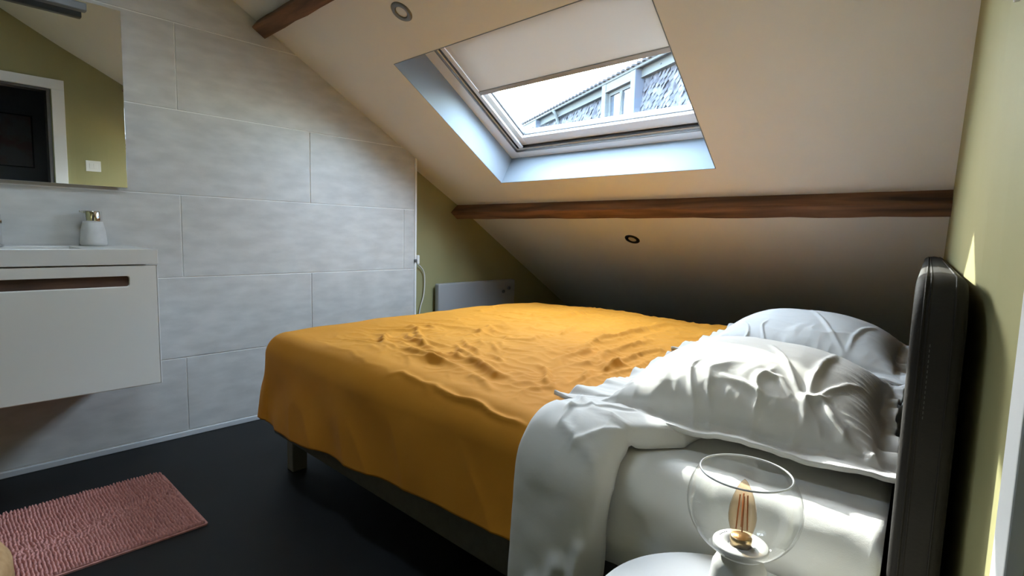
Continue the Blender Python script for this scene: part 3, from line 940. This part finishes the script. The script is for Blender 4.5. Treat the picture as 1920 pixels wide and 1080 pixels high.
# pillows
def pillow(label, cx, cy, rot, hx_, hy_, zb, T, seed, creases, fL=.11, fR=.04, fY=.055, tip=1.0):
    n = 220
    g = np.linspace(-1, 1, n)
    U, V = np.meshgrid(g, g, indexing='ij')
    fx, fy = np.where(U < 0, 1 - fL / hx_, 1 - fR / hx_), 1 - fY / hy_
    pu, pv = np.clip(np.abs(U) / fx, 0, 1), np.clip(np.abs(V) / fy, 0, 1)
    body = np.clip((1 - pu ** 2.6), 0, 1) ** .62 * np.clip((1 - pv ** 2.6), 0, 1) ** .62
    X = U * hx_ * (1 - .05 * (1 - V ** 2) * np.abs(U) ** 3)
    Y = V * hy_ * (1 - .04 * (1 - U ** 2) * np.abs(V) ** 3)
    cw = tip * (np.clip(-U, 0, 1) * np.clip(-V, 0, 1)) ** 2.2
    X = X - .032 * cw; Y = Y + .03 * cw
    X = X + .006 * fbm(Y * 9 + seed, U * 0 + 4, 2) * np.abs(U) ** 4
    Y = Y + .006 * fbm(X * 9 + seed, V * 0 + 14, 2) * np.abs(V) ** 4
    fl_ = np.maximum(sstep(fx - .02, fx + .05, np.abs(U)), sstep(fy - .02, fy + .05, np.abs(V)))
    nearU = (1 - np.abs(U)) * hx_ < (1 - np.abs(V)) * hy_
    amp = .009 * np.where(nearU, np.clip((np.abs(U) - fx + .05) / (1.05 - fx), 0, 1), np.clip((np.abs(V) - fy + .05) / (1.05 - fy), 0, 1))
    amp = np.where(nearU, amp, amp * .45)
    wob = amp * np.where(nearU, np.sin(Y * 42 + 4 * fbm(X * 3 + seed, Y * 3, 2)) + .7 * fbm(Y * 22, X * 5 + seed, 2), np.sin(X * 30 + 4 * fbm(X * 3, Y * 3 + seed, 2)) + .7 * fbm(X * 22, Y * 5 + seed, 2))
    edge = np.minimum((1 - pu), (1 - pv))
    gather = np.exp(-(edge / .18) ** 2) * (1 - fl_)
    wr1 = .006 * fbm(X * 3.2 + seed, Y * 3.2, 2) * body + .0032 * gather * np.where(pv > pu, ridged(X * 20 + seed, Y * 4), ridged(X * 4, Y * 20 + seed))
    wr1 = wr1 + .0010 * (1 - fl_) * ridged(X * 9 + Y * 6 + seed, Y * 10 - X * 5)
    front = sstep(.40, .62, -V) * (1 - sstep(.86, .97, -V)) * (1 - sstep(.5, .75, np.abs(U)))
    wr1 = wr1 + .009 * front * (ridged(X * 11 + .6 * fbm(X * 6, Y * 6, 2) + seed, Y * 2.2 + seed) - .4)
    top = .010 + T * body + wr1 + wob
    rc, rs = math.cos(rot), math.sin(rot)
    WX, WY = cx + rc * X - rs * Y, cy + rs * X + rc * Y
    jx, jy = .002 * fbm(WX * 14, WY * 14, 2), .002 * fbm(WX * 14 + 7, WY * 14 + 3, 2)
    for am, w, pts in creases:
        ds, tp = segfield(WX + jx, WY + jy, pts)
        top = top + tp * (am * np.exp(-(ds / w) ** 2) - .45 * am * np.exp(-(ds / (w * 3.5)) ** 2))
    bot = -.05 * body + wob
    droop = -.010 * fl_ + .006 * cw
    ZT, ZB = zb + top + droop, zb + bot + droop
    v = np.concatenate([np.stack([WX, WY, ZT], 2).reshape(-1, 3), np.stack([WX, WY, ZB], 2).reshape(-1, 3)]).tolist()
    f = gridfaces(n, n) + gridfaces(n, n, n * n, True)
    o2 = n * n
    for i in range(n - 1):
        f.append((i, i + 1, o2 + i + 1, o2 + i))
        k = (n - 1) * n
        f.append((k + i + 1, k + i, o2 + k + i, o2 + k + i + 1))
        f.append(((i + 1) * n, i * n, o2 + i * n, o2 + (i + 1) * n))
        f.append((i * n + n - 1, (i + 1) * n + n - 1, o2 + (i + 1) * n + n - 1, o2 + i * n + n - 1))
    o = pymesh('pillow', v, f, 'linen', None, True)
    return tag(o, label, 'pillow', 'pillows at the headboard')
CR1 = [(.013, .009, [(2.63, 1.66), (2.641, 1.563), (2.645, 1.435), (2.654, 1.306), (2.663, 1.234), (2.672, 1.189)]),
       (.009, .008, [(2.513, 1.49), (2.581, 1.364), (2.624, 1.289), (2.655, 1.24), (2.673, 1.194)]),
       (.008, .008, [(2.486, 1.23), (2.531, 1.223), (2.59, 1.198)]),
       (.007, .008, [(2.553, 1.27), (2.596, 1.277), (2.626, 1.245), (2.662, 1.216)]),
       (.013, .011, [(2.677, 1.27), (2.705, 1.23), (2.74, 1.188), (2.767, 1.157)]),
       (.008, .008, [(2.667, 1.231), (2.677, 1.27), (2.697, 1.324), (2.725, 1.448)]),
       (.006, .007, [(2.653, 1.15), (2.674, 1.182)]), (.010, .010, [(2.767, 1.157), (2.786, 1.157), (2.815, 1.211)])]
CR2 = [(.007, .008, [(2.40, 2.38), (2.458, 2.233), (2.535, 2.079), (2.59, 1.994)]), (.007, .008, [(2.62, 2.36), (2.598, 2.12), (2.594, 1.996)])]
pillow('white cotton pillow nearest the lamp, catching the sunlight', 2.46, 1.475, .10, .352, .395, .634, .130, 3.0, CR1)
pillow('white cotton pillow farther from the lamp, mostly in shade', 2.385, 2.285, .0775, .365, .385, .636, .130, 8.0, CR2, .10, tip=.0)

# ------------------------------------------------------------------ bedside table and lamp
TX, TY, TZ, TR = 2.691, .744, .48, .199
nt_ = empty('bedside_table')
tag(nt_, 'small round white bedside table under the glass lamp', 'table')
lathe('table_top', [(.0005, TZ - .022), (TR - .006, TZ - .022), (TR, TZ - .017), (TR, TZ - .005), (TR - .004, TZ), (.0005, TZ)], 'white', nt_, 96, (TX, TY, 0))
lathe('stem', [(.018, .015), (.016, .1), (.016, TZ - .03), (.04, TZ - .022)], 'white', nt_, 32, (TX, TY, 0))
lathe('foot', [(.0005, 0), (.15, 0), (.152, .006), (.14, .012), (.02, .018), (.0005, .018)], 'white', nt_, 64, (TX, TY, 0))
LX, LY = 2.699, .760
lp = empty('table_lamp')
tag(lp, 'white ceramic table lamp with open clear glass globe', 'lamp')
ZG = .673
lathe('base', [(.0005, TZ + .0005), (.043, TZ + .0005), (.0455, TZ + .004), (.0435, TZ + .03), (.040, TZ + .07), (.0365, TZ + .098), (.030, TZ + .112), (.020, TZ + .118), (.0005, TZ + .119)], 'ceramic', lp, 64, (LX, LY, 0))
CAPS[0] = False
Rg, rg = .0765, .0605
ao = math.asin(rg / Rg)
prof = [(max(Rg * math.sin(t), .0005), ZG - Rg * math.cos(t)) for t in np.linspace(math.radians(22), math.pi - ao, 40)]
lathe('glass_globe', prof, 'globe', lp, 80, (LX, LY, 0))
zr = ZG + Rg * math.cos(ao)
tube('glass_rim', [(LX + rg * math.cos(t), LY + rg * math.sin(t), zr) for t in np.linspace(0, 2 * math.pi, 64, endpoint=False)], .0014, 'frame', lp, 8, True)
CAPS[0] = True
lathe('collar', [(.0005, .602), (.034, .602), (.0375, .606), (.0375, .6125), (.036, .614), (.019, .614), (.017, .611), (.0005, .611)], 'ceramic', lp, 64, (LX, LY, 0))
lathe('lamp_socket', [(.0005, .611), (.0145, .611), (.0148, .623), (.0125, .625), (.0005, .625)], 'brass', lp, 32, (LX, LY, 0))
bu = empty('bulb'); bu.parent = lp
lathe('bulb_glass', [(.0120, .623), (.0150, .632), (.0182, .645), (.0190, .655), (.0178, .668), (.0140, .683), (.0090, .696), (.0045, .705), (.0008, .709)], 'amber', bu, 40, (LX, LY, 0))
for k in range(4):
    an = k * math.pi / 2 + .4
    tube('filament', [(LX + .0075 * math.cos(an), LY + .0075 * math.sin(an), .634), (LX + .005 * math.cos(an), LY + .005 * math.sin(an), .686)], .0011, 'filament', bu, 6)
for k in range(5):
    an = math.radians(150 + k * 7)
    box('collar_print', (LX + .030 * math.cos(an) - .0008, LY + .030 * math.sin(an) - .0008, .6138), (LX + .030 * math.cos(an) + .0012, LY + .030 * math.sin(an) + .0008, .6143), 'black', lp)

# ------------------------------------------------------------------ vanity
va = empty('vanity_unit')
tag(va, 'wall-hung greige vanity drawer with dark wood slot handle', 'vanity')
VY0, VY1, VX = -.55, .592, .46
box('carcass', (.012, VY0 + .004, .414), (VX - .022, VY1 - .004, .888), 'vanity', va, .002)
# drawer front with a rounded slot cut through it
def drawer_front():
    zlo, zhi = .411, .893
    sy0, sy1, sz0, sz1, r = -.46, .501, .8125, .8525, .010
    inner = []
    for (cy, cz, a0) in ((sy1 - r, sz1 - r, 0), (sy0 + r, sz1 - r, 90), (sy0 + r, sz0 + r, 180), (sy1 - r, sz0 + r, 270)):
        for k in range(7):
            a = math.radians(a0 + k * 15); inner.append((cy + r * math.cos(a), cz + r * math.sin(a)))
    corners = [(VY1, zhi), (VY0, zhi), (VY0, zlo), (VY1, zlo)]
    outer = [corners[i // 7] for i in range(28)]
    v, f = [], []
    x0, x1 = VX - .020, VX
    for x in (x0, x1):
        v += [(x, y, z) for (y, z) in inner] + [(x, y, z) for (y, z) in corners]
    L = 32
    for s in (0, L):
        for i in range(28):
            j = (i + 1) % 28; ci, cj = i // 7, j // 7
            if ci == cj: f.append((s + i, s + j, s + 28 + ci))
            else: f.append((s + i, s + j, s + 28 + cj, s + 28 + ci))
    for i in range(28):
        j = (i + 1) % 28; f.append((i, j, L + j, L + i))
    for i in range(4):
        j = (i + 1) % 4; f.append((28 + i, 28 + j, L + 28 + j, L + 28 + i))
    o = pymesh('drawer_front', v, f, 'vanity', va)
    bv = o.modifiers.new('edge', 'BEVEL'); bv.width = .0035; bv.segments = 2; bv.limit_method = 'ANGLE'; bv.angle_limit = math.radians(50)
    box('slot_handle', (VX - .030, sy0 - .01, sz0 - .006), (VX - .012, sy1 + .008, sz1 + .006), 'slotwood', o)
drawer_front()
box('edge_highlight', (VX - .020, VY1 + .0002, .4115), (VX + .0008, VY1 + .0045, .8925), 'white', va, .0006)  # painted highlight: white strip for the light caught along the drawer edge
# worktop with a sunken basin
wt = empty('basin_top')
tag(wt, 'pale washbasin worktop with sunken bowl on the vanity', 'washbasin')
zb_, zt_ = .897, .957
by0, by1, bx0, bx1 = -.33, .372, .10, .405
box('front_slab', (bx1, VY0 - .006, zb_), (VX + .004, .598, zt_), 'basin', wt, .002)
box('rear_slab', (.012, VY0 - .006, zb_), (bx0, .598, zt_), 'basin', wt, .002)
box('end_slab', (bx0, by1, zb_), (bx1, .598, zt_), 'basin', wt, .001)
box('end_slab', (bx0, VY0 - .006, zb_), (bx1, by0, zt_), 'basin', wt, .001)
box('bowl_floor', (bx0 - .005, by0 - .005, .8895), (bx1 + .005, by1 + .005, .895), 'basin', wt, .001)
lathe('drain', [(.0005, .8965), (.02, .8965), (.022, .895)], 'chrome', wt, 32, (.25, .02, 0))

fa = empty('faucet')
tag(fa, 'chrome basin tap standing at the back of the washbasin', 'tap')
FYc, FXc = .1505, .085
lathe('body', [(.030, zt_ + .0003), (.030, zt_ + .006), (.0245, zt_ + .009), (.0245, zt_ + .12), (.022, zt_ + .125), (.0005, zt_ + .126)], 'chrome', fa, 40, (FXc, FYc, 0))
box('spout', (FXc, FYc - .018, zt_ + .085), (FXc + .16, FYc + .018, zt_ + .103), 'chrome', fa, .006)
box('lever', (FXc - .01, FYc - .012, zt_ + .128), (FXc + .08, FYc + .012, zt_ + .137), 'chrome', fa, .003)

so = empty('soap_dispenser')
tag(so, 'white stone soap dispenser with chrome pump on the washbasin edge', 'soap dispenser')
sx, sy, sz = .055, .462, zt_
lathe('bottle', [(.0005, sz + .0005), (.041, sz + .0005), (.0465, sz + .006), (.0475, sz + .014), (.0465, sz + .03), (.042, sz + .07), (.0365, sz + .098), (.0345, sz + .104), (.0005, sz + .105)], 'ceramic', so, 56, (sx, sy, 0))
lathe('pump_collar', [(.0005, sz + .105), (.0335, sz + .105), (.0335, sz + .108), (.0335, sz + .146), (.032, sz + .149), (.0005, sz + .150)], 'chrome', so, 48, (sx, sy, 0))
hexa('spout', [(sx - .004, sy - .046, sz + .1425), (sx + .010, sy - .046, sz + .1425), (sx + .016, sy - .02, sz + .136), (sx - .012, sy - .02, sz + .136),
               (sx - .004, sy - .046, sz + .151), (sx + .010, sy - .046, sz + .151), (sx + .016, sy - .01, sz + .1525), (sx - .012, sy - .01, sz + .1525)], 'chrome', so, .002)

# ------------------------------------------------------------------ mirror and its lamp
mi = empty('wall_mirror')
tag(mi, 'large frameless mirror above the washbasin reflecting the doorway', 'mirror')
TILT = math.radians(1.3)
def mp(x, y, z):
    return Vector((.004 + x * math.cos(TILT) + (z - 1.217) * math.sin(TILT), y, 1.217 - x * math.sin(TILT) + (z - 1.217) * math.cos(TILT)))
def mbox(name, lo_, hi_, m, parent, bev):
    (x0, y0, z0), (x1, y1, z1) = lo_, hi_
    return hexa(name, [mp(x0, y0, z0), mp(x1, y0, z0), mp(x1, y1, z0), mp(x0, y1, z0), mp(x0, y0, z1), mp(x1, y0, z1), mp(x1, y1, z1), mp(x0, y1, z1)], m, parent, bev)
mbox('mirror_back', (.002, -.50, 1.222), (.020, .590, 1.968), 'satin', mi, .001)
mbox('mirror_glass', (.0205, -.505, 1.217), (.026, .597, 1.973), 'mirror', mi, .0008)
ml = empty('mirror_lamp')
tag(ml, 'slim grey metal light bar fixed across the top of the mirror', 'light')
box('light_bar', (.085, -.28, 1.912), (.118, .470, 1.945), 'satin', ml, .005, 3)
box('bracket', (.045, .06, 1.925), (.09, .10, 1.937), 'satin', ml, .002)
box('bracket', (.045, .06, 1.925), (.057, .10, 1.995), 'satin', ml, .002)
box('bracket', (.012, .06, 1.983), (.057, .10, 1.995), 'satin', ml, .002)

# switch plate on the right wall (seen in the mirror)
sw = empty('light_switch')
tag(sw, 'white double light switch on the olive wall beside the doorway', 'switch')
wbox('plate', .905, 1.005, 1.375, 1.465, .006, 'white', sw, .0015)
wbox('rocker', .928, .954, 1.398, 1.442, .009, 'white', sw, .001)
wbox('rocker', .956, .982, 1.398, 1.442, .009, 'white', sw, .001)

# ------------------------------------------------------------------ panel heater and cord in the recess
he = empty('panel_heater')
tag(he, 'flat white panel heater on the olive recess wall behind the bed', 'heater')
box('panel', (-.10, 2.468, .18), (-.05, 3.295, .680), 'steelgrey', he, .012, 4, True)
box('wall_bracket', (XW, 2.6, .3), (-.098, 2.66, .6), 'steelgrey', he, .002)
box('wall_bracket', (XW, 3.1, .3), (-.098, 3.16, .6), 'steelgrey', he, .002)
qx = Vector((0, 0, 1)).rotation_difference(Vector((1, 0, 0))).to_matrix()
for (ky, kz) in ((3.150, .585), (3.215, .610)):
    lathe('control_knob', [(.0005, .0), (.014, .0), (.014, .010), (.011, .013), (.0005, .013)], 'satin', he, 24, (-.0505, ky, kz), qx)
    box('knob_pointer', (-.04, ky - .0025, kz - .008), (-.0362, ky + .0025, kz + .010), 'black', he)
co = empty('power_cord')
tag(co, 'thin white cord hanging from a clip at the tiled wall edge', 'cord')
tube('cable', smoothpath([(-.05, 2.236, .86), (-.08, 2.262, .838), (-.10, 2.320, .822), (-.11, 2.372, .775), (-.112, 2.386, .71), (-.112, 2.378, .60), (-.112, 2.345, .50), (-.112, 2.338, .40), (-.112, 2.36, .25)], 60), .0042, 'cord', co, 8)
box('clip', (-.012, 2.2245, .835), (.012, 2.245, .895), 'cord', co, .004)
box('switch_nub', (-.002, 2.204, .850), (.014, 2.224, .868), 'satin', co, .003)

# ------------------------------------------------------------------ bath mat
bmrug = empty('bath_mat')
tag(bmrug, 'dusty pink ribbed chenille bath mat on the black floor', 'mat')
def in_mat(): pass
MX0, MX1, MY0, MY1 = .395, .955, -.35, .595
prism('backing', [(MX0, MY0), (MX1 + .006, MY0), (MX1 + .004, MY1 - .004), (MX1 - .004, MY1 + .003), (MX0 + .03, MY1), (MX0, MY1 - .03)], 'z', .0005, .006, 'pink', bmrug)
v, f = [], []
rnd = random.Random(2)
nr = 96
pitch = (MY1 - MY0 - .016) / nr
for i in range(nr):
    yc = MY0 + .008 + pitch * (i + .5)
    x0 = MX0 + .004 + (.022 * max(0, (yc - MY1 + .03) / .03) ** 2 if yc > MY1 - .03 else 0)
    x1 = MX1 - .002
    ns = 70; ks = 5
    base = len(v)
    xs = np.linspace(x0, x1, ns)
    wav = .0035 * fbm(xs * 9, np.full(ns, yc * 3.0), 2) + .0022 * np.array([rnd.uniform(-1, 1) for _ in range(ns)])
    hgt = .013 + .002 * fbm(xs * 22, np.full(ns, yc * 14), 2) + np.array([rnd.uniform(-.0016, .0016) for _ in range(ns)])
    band = np.exp(-((xs - (.70 + .05 * math.sin(yc * 9))) / .05) ** 2)
    for k in range(ns):
        amp = pitch * .47
        for j in range(ks):
            t = -1 + 2 * j / (ks - 1)
            v.append((xs[k], yc + wav[k] * (1 + 1.2 * band[k]) + amp * t, .0045 + (hgt[k] - band[k] * .003) * math.sqrt(max(0, 1 - .92 * t * t))))
    for k in range(ns - 1):
        for j in range(ks - 1):
            f.append((base + k * ks + j, base + (k + 1) * ks + j, base + (k + 1) * ks + j + 1, base + k * ks + j + 1))
    f.append(tuple(base + j for j in range(ks))); f.append(tuple(base + (ns - 1) * ks + j for j in range(ks))[::-1])
pile = pymesh('chenille_pile', v, f, 'pink', bmrug, True, normals=False)
pile['kind'] = 'stuff'

# tan pouf peeking in at the lower left corner
pou = empty('floor_pouf')
tag(pou, 'tan pouf just showing beside the near end of the pink mat', 'pouf')
lathe('cushion', [(.0005, .0), (.25, .0), (.285, .02), (.30, .07), (.298, .12), (.28, .155), (.22, .172), (.0005, .18)], 'tan', pou, 72, (1.02, -.205, .0195))
lathe('button', [(.0005, .179), (.014, .179), (.012, .186), (.0005, .188)], 'tan', pou, 20, (1.02, -.205, .0195))
